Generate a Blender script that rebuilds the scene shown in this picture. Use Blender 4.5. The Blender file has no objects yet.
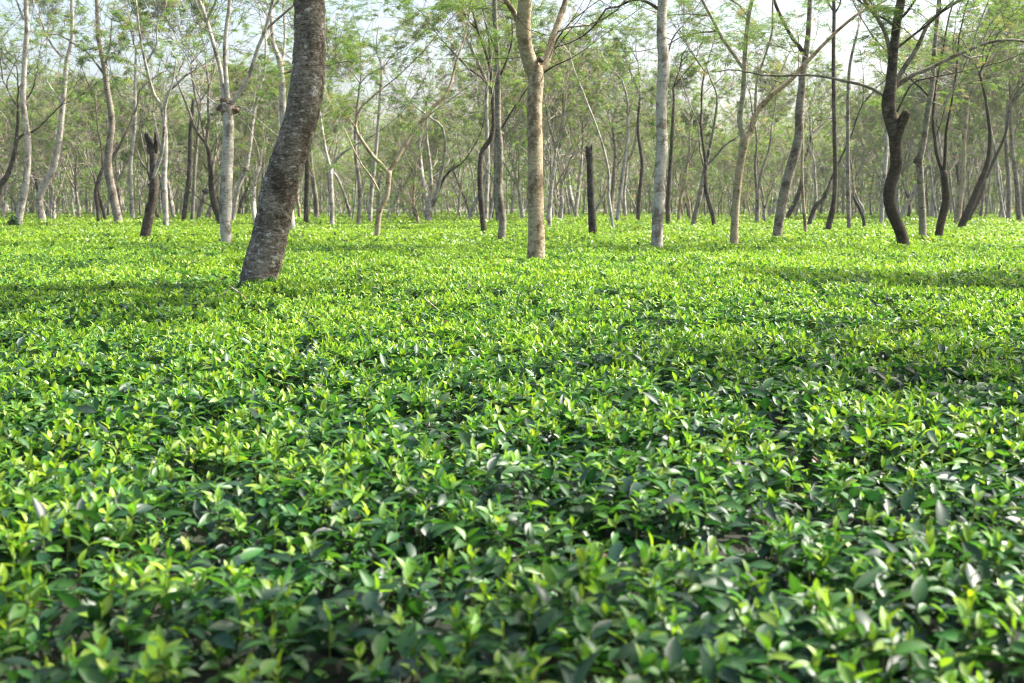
import bpy, math, random
import numpy as np
from mathutils import Vector, noise

R = math.radians
C = bpy.context.scene.collection
scene = bpy.context.scene

# ------------------------------------------------------------------ camera
F_PX, W_PX, H_PX = 1200.0, 1024, 683
CAM_Z, TABLE_Z = 1.50, 0.72
PITCH = math.atan((341.5 - 207.0) / F_PX)
cam_d = bpy.data.cameras.new('camera')
cam_d.sensor_width = 36.0
cam_d.lens = F_PX * 36.0 / W_PX
cam_d.clip_start, cam_d.clip_end = 0.05, 2000
cam_d.dof.use_dof = True
cam_d.dof.focus_distance = 8.5
cam_d.dof.aperture_fstop = 4.4
cam = bpy.data.objects.new('camera', cam_d)
cam.location = (0, 0, CAM_Z)
cam.rotation_euler = (R(90) - PITCH, 0, 0)
C.objects.link(cam)
scene.camera = cam

# ------------------------------------------------------------------ sky, sun, exposure
SUN_EL, SUN_AZ = R(50), R(75)            # azimuth clockwise from +Y (straight ahead) towards +X (right)
world = bpy.data.worlds.new('World')
scene.world = world
world.use_nodes = True
wn = world.node_tree
bg = wn.nodes['Background']
sky = wn.nodes.new('ShaderNodeTexSky')
sky.sky_type = 'NISHITA'
sky.sun_disc = False
sky.sun_elevation = SUN_EL
sky.sun_rotation = SUN_AZ
sky.air_density, sky.dust_density, sky.ozone_density = 1.0, 5.0, 0.3
wn.links.new(sky.outputs[0], bg.inputs[0])
bg.inputs[1].default_value = 0.145
sun_d = bpy.data.lights.new('sun', 'SUN')
sun_d.energy = 5.0
sun_d.angle = R(0.5)
sun_d.color = (1.0, 0.965, 0.90)
sun = bpy.data.objects.new('sun', sun_d)
sv = Vector((math.sin(SUN_AZ) * math.cos(SUN_EL), math.cos(SUN_AZ) * math.cos(SUN_EL), math.sin(SUN_EL)))
sun.rotation_euler = sv.to_track_quat('Z', 'Y').to_euler()
sun.location = sv * 60
C.objects.link(sun)
scene.view_settings.view_transform = 'Standard'
scene.view_settings.look = 'None'
scene.view_settings.gamma = 1.0
scene.view_settings.use_curve_mapping = False
scene.view_settings.exposure = 1.42
cy = scene.cycles
cy.max_bounces = 8
cy.diffuse_bounces = 3
cy.transmission_bounces = 4
cy.volume_bounces = 1
cy.transparent_max_bounces = 4
cy.sample_clamp_indirect = 4.0
cy.caustics_reflective = cy.caustics_refractive = False
cy.use_denoising = True
cy.filter_width = 1.05

# ------------------------------------------------------------------ helpers
CP, SP = math.cos(PITCH), math.sin(PITCH)

def ray(px, py):
    u, v = (px - W_PX / 2) / F_PX, (H_PX / 2 - py) / F_PX
    return u, CP + v * SP, -SP + v * CP

def at(px, py, Y):
    """world point where the line of sight of that spot meets the upright plane at distance Y"""
    x, y, z = ray(px, py)
    k = Y / y
    return np.array([x * k, Y, CAM_Z + z * k])

def dist_of(px, py, z=TABLE_Z):
    x, y, zz = ray(px, py)
    return y * (z - CAM_Z) / zz

def tag(o, label, cat, group=None):
    o['label'] = label
    o['category'] = cat
    if group:
        o['group'] = group
    return o

def thing(name, label, cat, loc, group=None):
    o = bpy.data.objects.new(name, None)
    o.empty_display_size = 0.3
    C.objects.link(o)
    o.location = loc
    return tag(o, label, cat, group)

def mesh_from(name, V, faces_list, smooth=True, tint=None, mat=None):
    """V (n,3); faces_list = arrays of shape (m,k)"""
    me = bpy.data.meshes.new(name)
    V = np.ascontiguousarray(V, dtype=np.float32)
    me.vertices.add(len(V))
    me.vertices.foreach_set('co', V.ravel())
    loops, starts, pos = [], [], 0
    for f in faces_list:
        if len(f) == 0:
            continue
        m, k = f.shape
        loops.append(f.astype(np.int32).ravel())
        starts.append(pos + np.arange(m, dtype=np.int32) * k)
        pos += m * k
    loops, starts = np.concatenate(loops), np.concatenate(starts)
    me.loops.add(len(loops))
    me.loops.foreach_set('vertex_index', loops)
    me.polygons.add(len(starts))
    me.polygons.foreach_set('loop_start', starts)
    me.polygons.foreach_set('use_smooth', np.full(len(starts), smooth, dtype=bool))
    if tint is not None:
        a = me.attributes.new('tint', 'FLOAT_COLOR', 'POINT')
        t = np.ones((len(V), 4), dtype=np.float32)
        t[:, :3] = tint
        a.data.foreach_set('color', t.ravel())
    me.update(calc_edges=True)
    if mat:
        me.materials.append(mat)
    return me

def put(name, me, parent=None):
    o = bpy.data.objects.new(name, me)
    C.objects.link(o)
    if parent:
        o.parent = parent
    return o

class Build:
    def __init__(self):
        self.V, self.Q, self.T, self.n = [], [], [], 0

    def add(self, V, quads=None, tris=None):
        self.V.append(V)
        if quads is not None and len(quads):
            self.Q.append(quads + self.n)
        if tris is not None and len(tris):
            self.T.append(tris + self.n)
        self.n += len(V)

    def tube(self, P, rad, sides=8, cap=True):
        P = np.asarray(P, float)
        rad = np.asarray(rad, float)
        n = len(P)
        t = np.gradient(P, axis=0)
        t /= np.linalg.norm(t, axis=1)[:, None] + 1e-9
        a = np.array([1.0, 0, 0]) if abs(t[0][0]) < 0.8 else np.array([0, 1.0, 0])
        ang = np.arange(sides) * 2 * math.pi / sides
        ca, sa = np.cos(ang), np.sin(ang)
        V = np.empty((n, sides, 3))
        for i in range(n):
            a = a - t[i] * a.dot(t[i])
            a /= np.linalg.norm(a) + 1e-9
            b = np.cross(t[i], a)
            V[i] = P[i] + rad[i] * (ca[:, None] * a + sa[:, None] * b)
        i, j = np.meshgrid(np.arange(n - 1), np.arange(sides), indexing='ij')
        j2 = (j + 1) % sides
        q = np.stack([i * sides + j, i * sides + j2, (i + 1) * sides + j2, (i + 1) * sides + j], -1).reshape(-1, 4)
        V = V.reshape(-1, 3)
        tr = None
        if cap:
            V = np.vstack([V, P[-1] + t[-1] * rad[-1] * 0.5])
            k = (n - 1) * sides
            jj = np.arange(sides)
            tr = np.stack([k + jj, k + (jj + 1) % sides, np.full(sides, n * sides)], -1)
        self.add(V, q, tr)

    def normals(self):
        V = np.vstack(self.V)
        Q = np.vstack(self.Q)
        fn = np.cross(V[Q[:, 1]] - V[Q[:, 0]], V[Q[:, 3]] - V[Q[:, 0]])
        N = np.zeros_like(V)
        for k in range(4):
            np.add.at(N, Q[:, k], fn)
        return N / (np.linalg.norm(N, axis=1)[:, None] + 1e-9)

    def mesh(self, name, mat, smooth=True, bump=0.0, freq=3.0, tint=None):
        V = np.vstack(self.V)
        fl = []
        if self.Q: fl.append(np.vstack(self.Q))
        if self.T: fl.append(np.vstack(self.T))
        return mesh_from(name, V, fl, smooth, tint, mat)

def smooth_line(pts, step):
    """Catmull-Rom through points (n,k), resampled at about `step` (first three columns are the position)"""
    pts = np.asarray(pts, float)
    if len(pts) == 2:
        pts = np.array([pts[0], (pts[0] + pts[1]) / 2, pts[1]])
    ext = np.vstack([2 * pts[0] - pts[1], pts, 2 * pts[-1] - pts[-2]])
    out = []
    for i in range(1, len(ext) - 2):
        p0, p1, p2, p3 = ext[i - 1:i + 3]
        m = max(2, int(np.linalg.norm((p2 - p1)[:3]) / step))
        t = np.linspace(0, 1, m, endpoint=False)[:, None]
        out.append(0.5 * (2 * p1 + (p2 - p0) * t + (2 * p0 - 5 * p1 + 4 * p2 - p3) * t ** 2 + (3 * p1 - p0 - 3 * p2 + p3) * t ** 3))
    out.append(pts[-1:])
    return np.vstack(out)

# ------------------------------------------------------------------ materials
def new_mat(name):
    m = bpy.data.materials.new(name)
    m.use_nodes = True
    nt = m.node_tree
    return m, nt, nt.nodes['Principled BSDF'], nt.nodes['Material Output']

def bark(name, dark, mid, light, patch=(0.42, 0.42, 0.38), patch_amt=0.35, band=0.5, bump=0.6, scale=1.0, moss=None):
    m, nt, b, out = new_mat(name)
    N, L = nt.nodes.new, nt.links.new
    tc = N('ShaderNodeTexCoord')
    oi = N('ShaderNodeObjectInfo')
    add = N('ShaderNodeVectorMath'); add.operation = 'ADD'
    sc = N('ShaderNodeVectorMath'); sc.operation = 'SCALE'; sc.inputs[0].default_value = (37, 91, 53)
    L(oi.outputs['Random'], sc.inputs['Scale'])
    L(tc.outputs['Object'], add.inputs[0]); L(sc.outputs[0], add.inputs[1])
    def noise_n(vec, s, det=6, rough=0.6):
        n = N('ShaderNodeTexNoise'); n.inputs['Scale'].default_value = s
        n.inputs['Detail'].default_value = det; n.inputs['Roughness'].default_value = rough
        L(vec, n.inputs['Vector']); return n.outputs['Fac']
    def mapped(v, s):
        mp = N('ShaderNodeMapping'); mp.inputs['Scale'].default_value = s
        L(v, mp.inputs['Vector']); return mp.outputs[0]
    fine = noise_n(mapped(add.outputs[0], (1, 1, 1.6)), 22 * scale)
    bands = noise_n(mapped(add.outputs[0], (1, 1, 3.6)), 6.0 * scale, 4, 0.65)
    big = noise_n(add.outputs[0], 2.6, 3)
    ramp = N('ShaderNodeValToRGB')
    e = ramp.color_ramp.elements
    e[0].position, e[0].color = 0.37, (*dark, 1)
    e[1].position, e[1].color = 0.62, (*light, 1)
    mm = ramp.color_ramp.elements.new(0.48); mm.color = (*mid, 1)
    mixv = N('ShaderNodeMix'); mixv.inputs[0].default_value = band
    L(fine, mixv.inputs[2]); L(bands, mixv.inputs[3])
    mix2 = N('ShaderNodeMix'); mix2.inputs[0].default_value = 0.25
    L(mixv.outputs[0], mix2.inputs[2]); L(big, mix2.inputs[3])
    L(mix2.outputs[0], ramp.inputs[0])
    col = ramp.outputs[0]
    # lichen / pale patches
    pr = N('ShaderNodeValToRGB'); pe = pr.color_ramp.elements
    pe[0].position, pe[0].color = 0.56, (0, 0, 0, 1)
    pe[1].position, pe[1].color = 0.63, (1, 1, 1, 1)
    L(noise_n(mapped(add.outputs[0], (1, 1, 1.5)), 7.5 * scale, 7, 0.7), pr.inputs[0])
    pm = N('ShaderNodeMath'); pm.operation = 'MULTIPLY'; pm.inputs[1].default_value = patch_amt
    L(pr.outputs[0], pm.inputs[0])
    mc = N('ShaderNodeMix'); mc.data_type = 'RGBA'
    L(pm.outputs[0], mc.inputs[0]); L(col, mc.inputs[6]); mc.inputs[7].default_value = (*patch, 1)
    col = mc.outputs[2]
    sr = N('ShaderNodeValToRGB'); se_ = sr.color_ramp.elements
    se_[0].position, se_[0].color = 0.50, (1, 1, 1, 1)
    se_[1].position, se_[1].color = 0.59, (0.42, 0.39, 0.35, 1)
    L(noise_n(mapped(add.outputs[0], (1, 1, 0.8)), 4.2, 6, 0.7), sr.inputs[0])
    sm = N('ShaderNodeMix'); sm.data_type = 'RGBA'; sm.blend_type = 'MULTIPLY'; sm.inputs[0].default_value = 1
    L(col, sm.inputs[6]); L(sr.outputs[0], sm.inputs[7])
    col = sm.outputs[2]
    if moss:
        mr = N('ShaderNodeValToRGB'); me_ = mr.color_ramp.elements
        me_[0].position, me_[1].position = 0.42, 0.62
        L(noise_n(add.outputs[0], 3.2, 6, 0.65), mr.inputs[0])
        mx = N('ShaderNodeMix'); mx.data_type = 'RGBA'
        mo = N('ShaderNodeMath'); mo.operation = 'MULTIPLY'; mo.inputs[1].default_value = 0.75
        L(mr.outputs[0], mo.inputs[0]); L(mo.outputs[0], mx.inputs[0])
        L(col, mx.inputs[6]); mx.inputs[7].default_value = (*moss, 1)
        col = mx.outputs[2]
    L(col, b.inputs['Base Color'])
    b.inputs['Roughness'].default_value = 0.85
    b.inputs['Specular IOR Level'].default_value = 0.2
    bp = N('ShaderNodeBump'); bp.inputs['Strength'].default_value = bump; bp.inputs['Distance'].default_value = 0.02
    L(mixv.outputs[0], bp.inputs['Height']); L(bp.outputs[0], b.inputs['Normal'])
    return m

M = {}
M['brown'] = bark('bark_brown_fissured', (0.030, 0.025, 0.018), (0.108, 0.092, 0.068), (0.27, 0.238, 0.185), (0.48, 0.47, 0.42), 0.8, 0.45, 1.0, 1.5)
M['tan'] = bark('bark_tan', (0.15, 0.112, 0.066), (0.34, 0.272, 0.172), (0.48, 0.405, 0.28), (0.50, 0.46, 0.37), 0.5, 0.45, 1.0, 1.3)
M['pale'] = bark('bark_pale_grey', (0.16, 0.14, 0.11), (0.39, 0.355, 0.295), (0.54, 0.505, 0.44), (0.62, 0.59, 0.53), 0.5, 0.45, 0.6)
M['grey'] = bark('bark_grey', (0.07, 0.058, 0.043), (0.205, 0.178, 0.138), (0.36, 0.32, 0.26), (0.47, 0.44, 0.38), 0.45, 0.45, 0.7)
M['dark'] = bark('bark_dark', (0.015, 0.012, 0.009), (0.054, 0.044, 0.032), (0.14, 0.118, 0.088), (0.32, 0.29, 0.235), 0.3, 0.4, 0.8)
M['char'] = bark('bark_blackened', (0.010, 0.009, 0.008), (0.036, 0.031, 0.026), (0.11, 0.096, 0.08), (0.2, 0.18, 0.15), 0.2, 0.4, 0.9)
M['moss'] = bark('bark_mossy', (0.009, 0.006, 0.004), (0.036, 0.026, 0.016), (0.11, 0.082, 0.05), (0.22, 0.19, 0.13), 0.3, 0.4, 1.0, 1.2, moss=(0.028, 0.030, 0.011))
M['knob'] = bark('bark_knob', (0.05, 0.03, 0.02), (0.19, 0.125, 0.08), (0.36, 0.27, 0.19), (0.42, 0.36, 0.28), 0.3, 0.3, 1.0, 2.0)
M['twig'] = bark('bark_twig', (0.17, 0.14, 0.10), (0.31, 0.27, 0.20), (0.42, 0.38, 0.30), band=0.2, bump=0.1)

def leaf_mat(name, trans, rough, spec, sat_back=1.0, back_mul=1.45, ttint=(1.25, 1.15, 0.55)):
    m, nt, b, out = new_mat(name)
    N, L = nt.nodes.new, nt.links.new
    at_ = N('ShaderNodeAttribute'); at_.attribute_name = 'tint'
    L(at_.outputs['Color'], b.inputs['Base Color'])
    b.inputs['Roughness'].default_value = rough
    b.inputs['Specular IOR Level'].default_value = spec
    tr = N('ShaderNodeBsdfTranslucent')
    mul = N('ShaderNodeMix'); mul.data_type = 'RGBA'; mul.blend_type = 'MULTIPLY'; mul.inputs[0].default_value = 1
    mul.clamp_result = False
    L(at_.outputs['Color'], mul.inputs[6])
    mul.inputs[7].default_value = (ttint[0] * back_mul, ttint[1] * back_mul, ttint[2] * back_mul, 1)
    L(mul.outputs[2], tr.inputs['Color'])
    ms = N('ShaderNodeMixShader'); ms.inputs[0].default_value = trans
    L(b.outputs[0], ms.inputs[1]); L(tr.outputs[0], ms.inputs[2]); L(ms.outputs[0], out.inputs['Surface'])
    return m

M['tea'] = leaf_mat('tea_leaf', 0.34, 0.42, 0.42, ttint=(1.12, 1.2, 0.5))
M['frond'] = leaf_mat('feathery_leaf', 0.45, 0.6, 0.25)

m, nt, b, out = new_mat('tea_understory_shade')
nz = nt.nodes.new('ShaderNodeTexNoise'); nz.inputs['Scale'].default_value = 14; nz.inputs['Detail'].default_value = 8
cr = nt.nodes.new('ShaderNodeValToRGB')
cr.color_ramp.elements[0].color = (0.005, 0.006, 0.003, 1); cr.color_ramp.elements[1].color = (0.02, 0.026, 0.008, 1)  # near-black tones paint the deep shade seen between the leaves
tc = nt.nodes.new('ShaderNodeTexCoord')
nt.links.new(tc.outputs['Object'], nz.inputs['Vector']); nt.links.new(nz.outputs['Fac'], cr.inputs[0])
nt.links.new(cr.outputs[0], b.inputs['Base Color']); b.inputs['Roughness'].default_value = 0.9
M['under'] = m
m, nt, b, out = new_mat('soil')
nz = nt.nodes.new('ShaderNodeTexNoise'); nz.inputs['Scale'].default_value = 3; nz.inputs['Detail'].default_value = 9
cr = nt.nodes.new('ShaderNodeValToRGB')
cr.color_ramp.elements[0].color = (0.055, 0.06, 0.028, 1); cr.color_ramp.elements[1].color = (0.15, 0.14, 0.08, 1)
tc = nt.nodes.new('ShaderNodeTexCoord')
nt.links.new(tc.outputs['Object'], nz.inputs['Vector']); nt.links.new(nz.outputs['Fac'], cr.inputs[0])
nt.links.new(cr.outputs[0], b.inputs['Base Color']); b.inputs['Roughness'].default_value = 0.95
M['soil'] = m

# ------------------------------------------------------------------ ground
S = 900.0
g = put('ground', mesh_from('ground', np.array([[-S, -S, 0], [S, -S, 0], [S, S, 0], [-S, S, 0.0]]), [np.array([[0, 1, 2, 3]])], False, None, M['soil']))
g['kind'] = 'structure'

# ------------------------------------------------------------------ tea
rng = np.random.default_rng(7)

def vnoise(x, y, seed, cell):
    """smooth value noise in about -1..1, vectorised"""
    x = np.asarray(x) / cell + seed * 17.3
    y = np.asarray(y) / cell + seed * 7.1
    xi, yi = np.floor(x).astype(np.int64), np.floor(y).astype(np.int64)
    fx, fy = x - xi, y - yi
    fx, fy = fx * fx * (3 - 2 * fx), fy * fy * (3 - 2 * fy)
    def h(a, b_):
        v = np.sin(a * 127.1 + b_ * 311.7 + seed * 53.7) * 43758.5453
        return (v - np.floor(v)) * 2 - 1
    return (h(xi, yi) * (1 - fx) + h(xi + 1, yi) * fx) * (1 - fy) + (h(xi, yi + 1) * (1 - fx) + h(xi + 1, yi + 1) * fx) * fy

def bush_gap(x, y, cell=0.95):
    """0 in the middle of a bush, towards 1 at the seam with its neighbours (jittered cells)"""
    cx, cy_ = np.floor(x / cell), np.floor(y / cell)
    d1 = np.full(x.shape, 9.0); d2 = np.full(x.shape, 9.0)
    for i in (-1, 0, 1):
        for j in (-1, 0, 1):
            a, b_ = cx + i, cy_ + j
            v = np.sin(a * 12.9898 + b_ * 78.233) * 43758.5453; v -= np.floor(v)
            w = np.sin(a * 39.346 + b_ * 11.135) * 24634.6345; w -= np.floor(w)
            dd = np.hypot((a + 0.15 + 0.7 * v) * cell - x, (b_ + 0.15 + 0.7 * w) * cell - y)
            d2 = np.where(dd < d1, d1, np.minimum(d2, dd)); d1 = np.minimum(d1, dd)
    return np.clip(1 - (d2 - d1) / 0.22, 0, 1)

def table_h(x, y):
    gp = bush_gap(x, y)
    return TABLE_Z - 0.05 + 0.035 * vnoise(x, y, 1, 1.7) + 0.025 * vnoise(x, y, 2, 0.45) - (0.08 + 0.10 * np.clip(vnoise(x, y, 15, 1.3), 0, 1)) * gp ** 1.3 - 0.05 * np.clip(vnoise(x, y, 12, 0.33) - 0.25, 0, 1)

def leaf_template(nu):
    """points (nu*3,3) of one folded leaf along +X, its bend terms, and its quads"""
    u = np.linspace(0, 1, nu)
    w = 0.222 * np.sin(math.pi * np.clip(u, 0, 1) ** 0.85) ** 0.9
    w[0], w[-1] = 0.012, 0.004
    X, Yv, Z, B = [], [], [], []
    for i in range(nu):
        for v in (-1, 0, 1):
            X.append(u[i]); Yv.append(v * w[i]); Z.append(abs(v) * w[i] * 0.42); B.append(-u[i] ** 2)
    q = []
    for i in range(nu - 1):
        for k in (0, 1):
            a = i * 3 + k
            q.append((a, a + 1, a + 4, a + 3))
    return np.array([X, Yv, Z]).T, np.array(B), np.array(q)

def diamond_template():
    P = np.array([[0, 0, 0], [0.5, -0.23, 0.07], [1, 0, -0.06], [0.5, 0.23, 0.07]])
    return P, np.array([0, -0.25, -1, -0.25]), np.array([[0, 1, 2, 3]])

def leaves(pos, phi, elev, roll, length, bend, color, tmpl):
    P, B, q = tmpl
    n, k = len(pos), len(P)
    ce, se, cp, sp = np.cos(elev), np.sin(elev), np.cos(phi), np.sin(phi)
    t = np.stack([ce * cp, ce * sp, se], -1)
    s = np.stack([-sp, cp, np.zeros(n)], -1)
    nn = np.stack([-se * cp, -se * sp, ce], -1)
    cr_, sr = np.cos(roll)[:, None], np.sin(roll)[:, None]
    s, nn = s * cr_ + nn * sr, nn * cr_ - s * sr
    Z = P[None, :, 2] + B[None, :] * bend[:, None]
    V = pos[:, None, :] + length[:, None, None] * (P[None, :, 0, None] * t[:, None] + P[None, :, 1, None] * s[:, None] + Z[..., None] * nn[:, None])
    Q = (np.arange(n)[:, None, None] * k + q[None]).reshape(-1, 4)
    col = np.repeat(color, k, axis=0)
    if k >= 9:                                            # the paler midrib
        rib = np.ones(k); rib[1::3] = 1.35
        col = col * np.tile(rib, n)[:, None]
    return V.reshape(-1, 3), Q, col

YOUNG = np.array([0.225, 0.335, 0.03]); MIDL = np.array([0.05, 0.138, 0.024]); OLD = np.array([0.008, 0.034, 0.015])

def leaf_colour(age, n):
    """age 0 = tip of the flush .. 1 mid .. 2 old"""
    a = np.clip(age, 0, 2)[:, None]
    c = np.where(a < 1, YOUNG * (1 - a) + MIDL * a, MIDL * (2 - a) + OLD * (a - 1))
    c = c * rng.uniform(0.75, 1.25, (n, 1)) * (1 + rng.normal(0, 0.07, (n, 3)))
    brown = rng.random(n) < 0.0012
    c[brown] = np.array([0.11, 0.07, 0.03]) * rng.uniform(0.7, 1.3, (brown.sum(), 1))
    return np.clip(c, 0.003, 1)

tv, tq, tcx, tn = [], [], [], 0
def add_tea(V, Q, c):
    global tn
    tv.append(V); tq.append(Q + tn); tcx.append(c); tn += len(V)

def spread(d0, d1, dens, margin):
    """points in the wedge the camera sees (and a step to either side)"""
    half = 0.43
    xm = half * d1 + margin
    n = int(2 * xm * (d1 - d0) * dens)
    x, y = rng.uniform(-xm, xm, n), rng.uniform(d0, d1, n)
    k = np.abs(x) < half * y + margin
    return x[k], y[k]

def tea_band(d0, d1, scale, shoots, k_young, mature, tmpl, margin=1.6, stems=False, lift=1.0, shift=0.0):
    x, y = spread(d0, d1, shoots, margin)
    flush = 0.5 + 0.35 * vnoise(x, y, 5, 2.6) + 0.5 * vnoise(x, y, 6, 0.6)
    gp = bush_gap(x, y)
    keep = rng.random(len(x)) < np.clip(0.45 + 0.75 * flush, 0.2, 1) * (1 - 0.8 * gp)
    x, y, flush = x[keep], y[keep], flush[keep]
    n = len(x)
    z0 = table_h(x, y)
    h = rng.uniform(0.02, 0.075, n) * (0.7 + 0.7 * np.clip(flush, 0, 1)) * lift
    lean, la = rng.uniform(0, 0.35, n), rng.uniform(0, 6.28, n)
    base = rng.uniform(0, 6.28, n)
    vig = rng.uniform(0.75, 1.25, n)
    for k in range(k_young):
        f = k / max(1, k_young - 1)                       # 0 top .. 1 lowest
        hk = h * (1 - 0.75 * f)
        pos = np.stack([x + np.cos(la) * np.sin(lean) * hk, y + np.sin(la) * np.sin(lean) * hk, z0 + hk], -1)
        el = R(71) * (1 - f) + R(10) * f + rng.normal(0, 0.33, n)
        ln = (0.032 + 0.036 * f ** 0.7) * vig * scale * rng.uniform(0.85, 1.2, n)
        if scale > 1.5: el = np.minimum(el, R(62))
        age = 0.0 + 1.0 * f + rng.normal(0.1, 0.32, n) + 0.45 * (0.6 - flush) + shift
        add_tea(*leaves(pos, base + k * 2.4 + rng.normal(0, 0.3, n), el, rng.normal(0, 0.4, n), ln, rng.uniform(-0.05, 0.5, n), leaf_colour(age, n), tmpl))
    if stems:
        for k in (0, 1):
            w = 0.0016
            a = base + k * 1.57
            dx, dy = np.cos(a) * w, np.sin(a) * w
            tx, ty = x + np.cos(la) * np.sin(lean) * h, y + np.sin(la) * np.sin(lean) * h
            V = np.stack([np.stack([x - dx, y - dy, z0 - 0.07], -1), np.stack([x + dx, y + dy, z0 - 0.07], -1),
                          np.stack([tx + dx, ty + dy, z0 + h], -1), np.stack([tx - dx, ty - dy, z0 + h], -1)], 1).reshape(-1, 3)
            Q = np.arange(n)[:, None] * 4 + np.arange(4)[None]
            add_tea(V, Q, np.repeat(np.array([[0.14, 0.17, 0.04]]) * rng.uniform(0.6, 1.2, (n, 1)), 4, 0))
    # full-grown leaves of the table below
    x, y = spread(d0, d1, mature, margin)
    n = len(x)
    gp = bush_gap(x, y)
    hole = np.clip(vnoise(x, y, 12, 0.33) * 1.6 - 0.35, 0, 1)
    kk = rng.random(n) < 1 - 0.6 * np.maximum(gp, hole)
    x, y, gp = x[kk], y[kk], gp[kk]
    n = len(x)
    dz = (0.045 - 0.14 * rng.random(n) ** 0.8) * lift
    pos = np.stack([x, y, table_h(x, y) + dz], -1)
    old = rng.random(n) < 0.62
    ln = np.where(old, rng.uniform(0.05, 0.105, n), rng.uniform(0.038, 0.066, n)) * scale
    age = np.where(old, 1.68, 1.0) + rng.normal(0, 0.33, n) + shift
    pos[:, 2] += np.where(old, 0, 0.015)
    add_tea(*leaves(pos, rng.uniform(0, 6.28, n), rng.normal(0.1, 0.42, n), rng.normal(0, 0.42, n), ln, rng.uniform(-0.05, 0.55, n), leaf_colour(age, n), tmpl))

tea_band(1.0, 6.5, 0.86, 270, 5, 2000, leaf_template(6), 1.6, True, shift=0.15)
tea_band(6.5, 13.0, 0.95, 270, 5, 950, leaf_template(4), 1.6, True, shift=0.05)
tea_band(13.0, 26.0, 1.3, 160, 4, 220, leaf_template(3), 2.0, shift=-0.2)
tea_band(26.0, 55.0, 1.9, 52, 4, 60, diamond_template(), 3.0, shift=-0.3)
tea_band(55.0, 125.0, 3.2, 13.0, 3, 9.0, diamond_template(), 6.0, lift=1.6, shift=-0.35)
tea_band(125.0, 180.0, 5.0, 4.0, 3, 3.0, diamond_template(), 6.0, lift=2.0, shift=-0.2)

# understory of the bushes below the leaf layer, its deep shade put into the colour
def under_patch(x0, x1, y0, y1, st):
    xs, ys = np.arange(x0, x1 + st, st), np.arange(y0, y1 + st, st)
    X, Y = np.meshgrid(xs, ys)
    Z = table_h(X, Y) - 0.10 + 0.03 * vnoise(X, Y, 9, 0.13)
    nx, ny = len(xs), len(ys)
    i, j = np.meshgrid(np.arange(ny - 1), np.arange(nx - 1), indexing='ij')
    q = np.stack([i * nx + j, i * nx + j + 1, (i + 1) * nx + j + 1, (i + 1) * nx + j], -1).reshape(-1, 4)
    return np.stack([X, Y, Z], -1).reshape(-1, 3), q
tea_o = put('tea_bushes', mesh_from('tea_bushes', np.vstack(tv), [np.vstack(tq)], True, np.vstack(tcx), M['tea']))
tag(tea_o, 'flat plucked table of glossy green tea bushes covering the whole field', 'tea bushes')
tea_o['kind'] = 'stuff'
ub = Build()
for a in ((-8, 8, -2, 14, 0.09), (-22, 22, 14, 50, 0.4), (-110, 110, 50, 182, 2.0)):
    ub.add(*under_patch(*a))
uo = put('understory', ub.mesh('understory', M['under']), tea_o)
del tv, tq, tcx

# ------------------------------------------------------------------ trees
class Crown:
    def __init__(self):
        self.leaf = []      # (pos, dir, size)
        self.br = []        # (polyline, radii)

def unit(v):
    return v / (np.linalg.norm(v) + 1e-9)

def grow(rg, cr_, p, d, r, L, lvl, leafy, up=0.25, kids=(3, 4)):
    n = 5
    P, rad = [p.copy()], [r]
    q, dd = p.copy(), unit(d)
    for i in range(n):
        dd = unit(dd + rg.normal(0, 0.17, 3) + np.array([0, 0, up * 0.25]))
        q = q + dd * L / n
        P.append(q.copy()); rad.append(r * (1 - 0.5 * (i + 1) / n))
    cr_.br.append((np.array(P), np.array(rad)))
    if lvl <= 0:
        if rg.random() < leafy:
            m = int(rg.integers(9, 15))
            for i in range(m):
                t = rg.uniform(0.25, 1.0) * n
                k = min(int(t), n - 1)
                pp = P[k] + (P[k + 1] - P[k]) * (t - k)
                a = rg.uniform(0, 6.28)
                ld = unit(dd * 0.5 + np.array([math.cos(a), math.sin(a), rg.uniform(-0.5, 0.25)]))
                cr_.leaf.append((pp, ld, rg.uniform(0.7, 1.3)))
        return
    m = int(rg.integers(kids[0], kids[1] + 1))
    for i in range(m):
        t = (0.35 + 0.65 * (i + rg.uniform(0.2, 1)) / m) * n
        k = min(int(t), n - 1)
        pp = P[k] + (P[k + 1] - P[k]) * min(t - k, 1)
        a = rg.uniform(0, 6.28)
        side = unit(np.cross(dd, np.array([math.cos(a), math.sin(a), 0.31])))
        ang = rg.uniform(0.35, 0.95)
        cd = unit(dd * math.cos(ang) + side * math.sin(ang) + np.array([0, 0, 0.12 * up]))
        grow(rg, cr_, pp, cd, max(0.004, r * rg.uniform(0.45, 0.65)), L * rg.uniform(0.55, 0.8), lvl - 1, leafy, up, kids)

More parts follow.
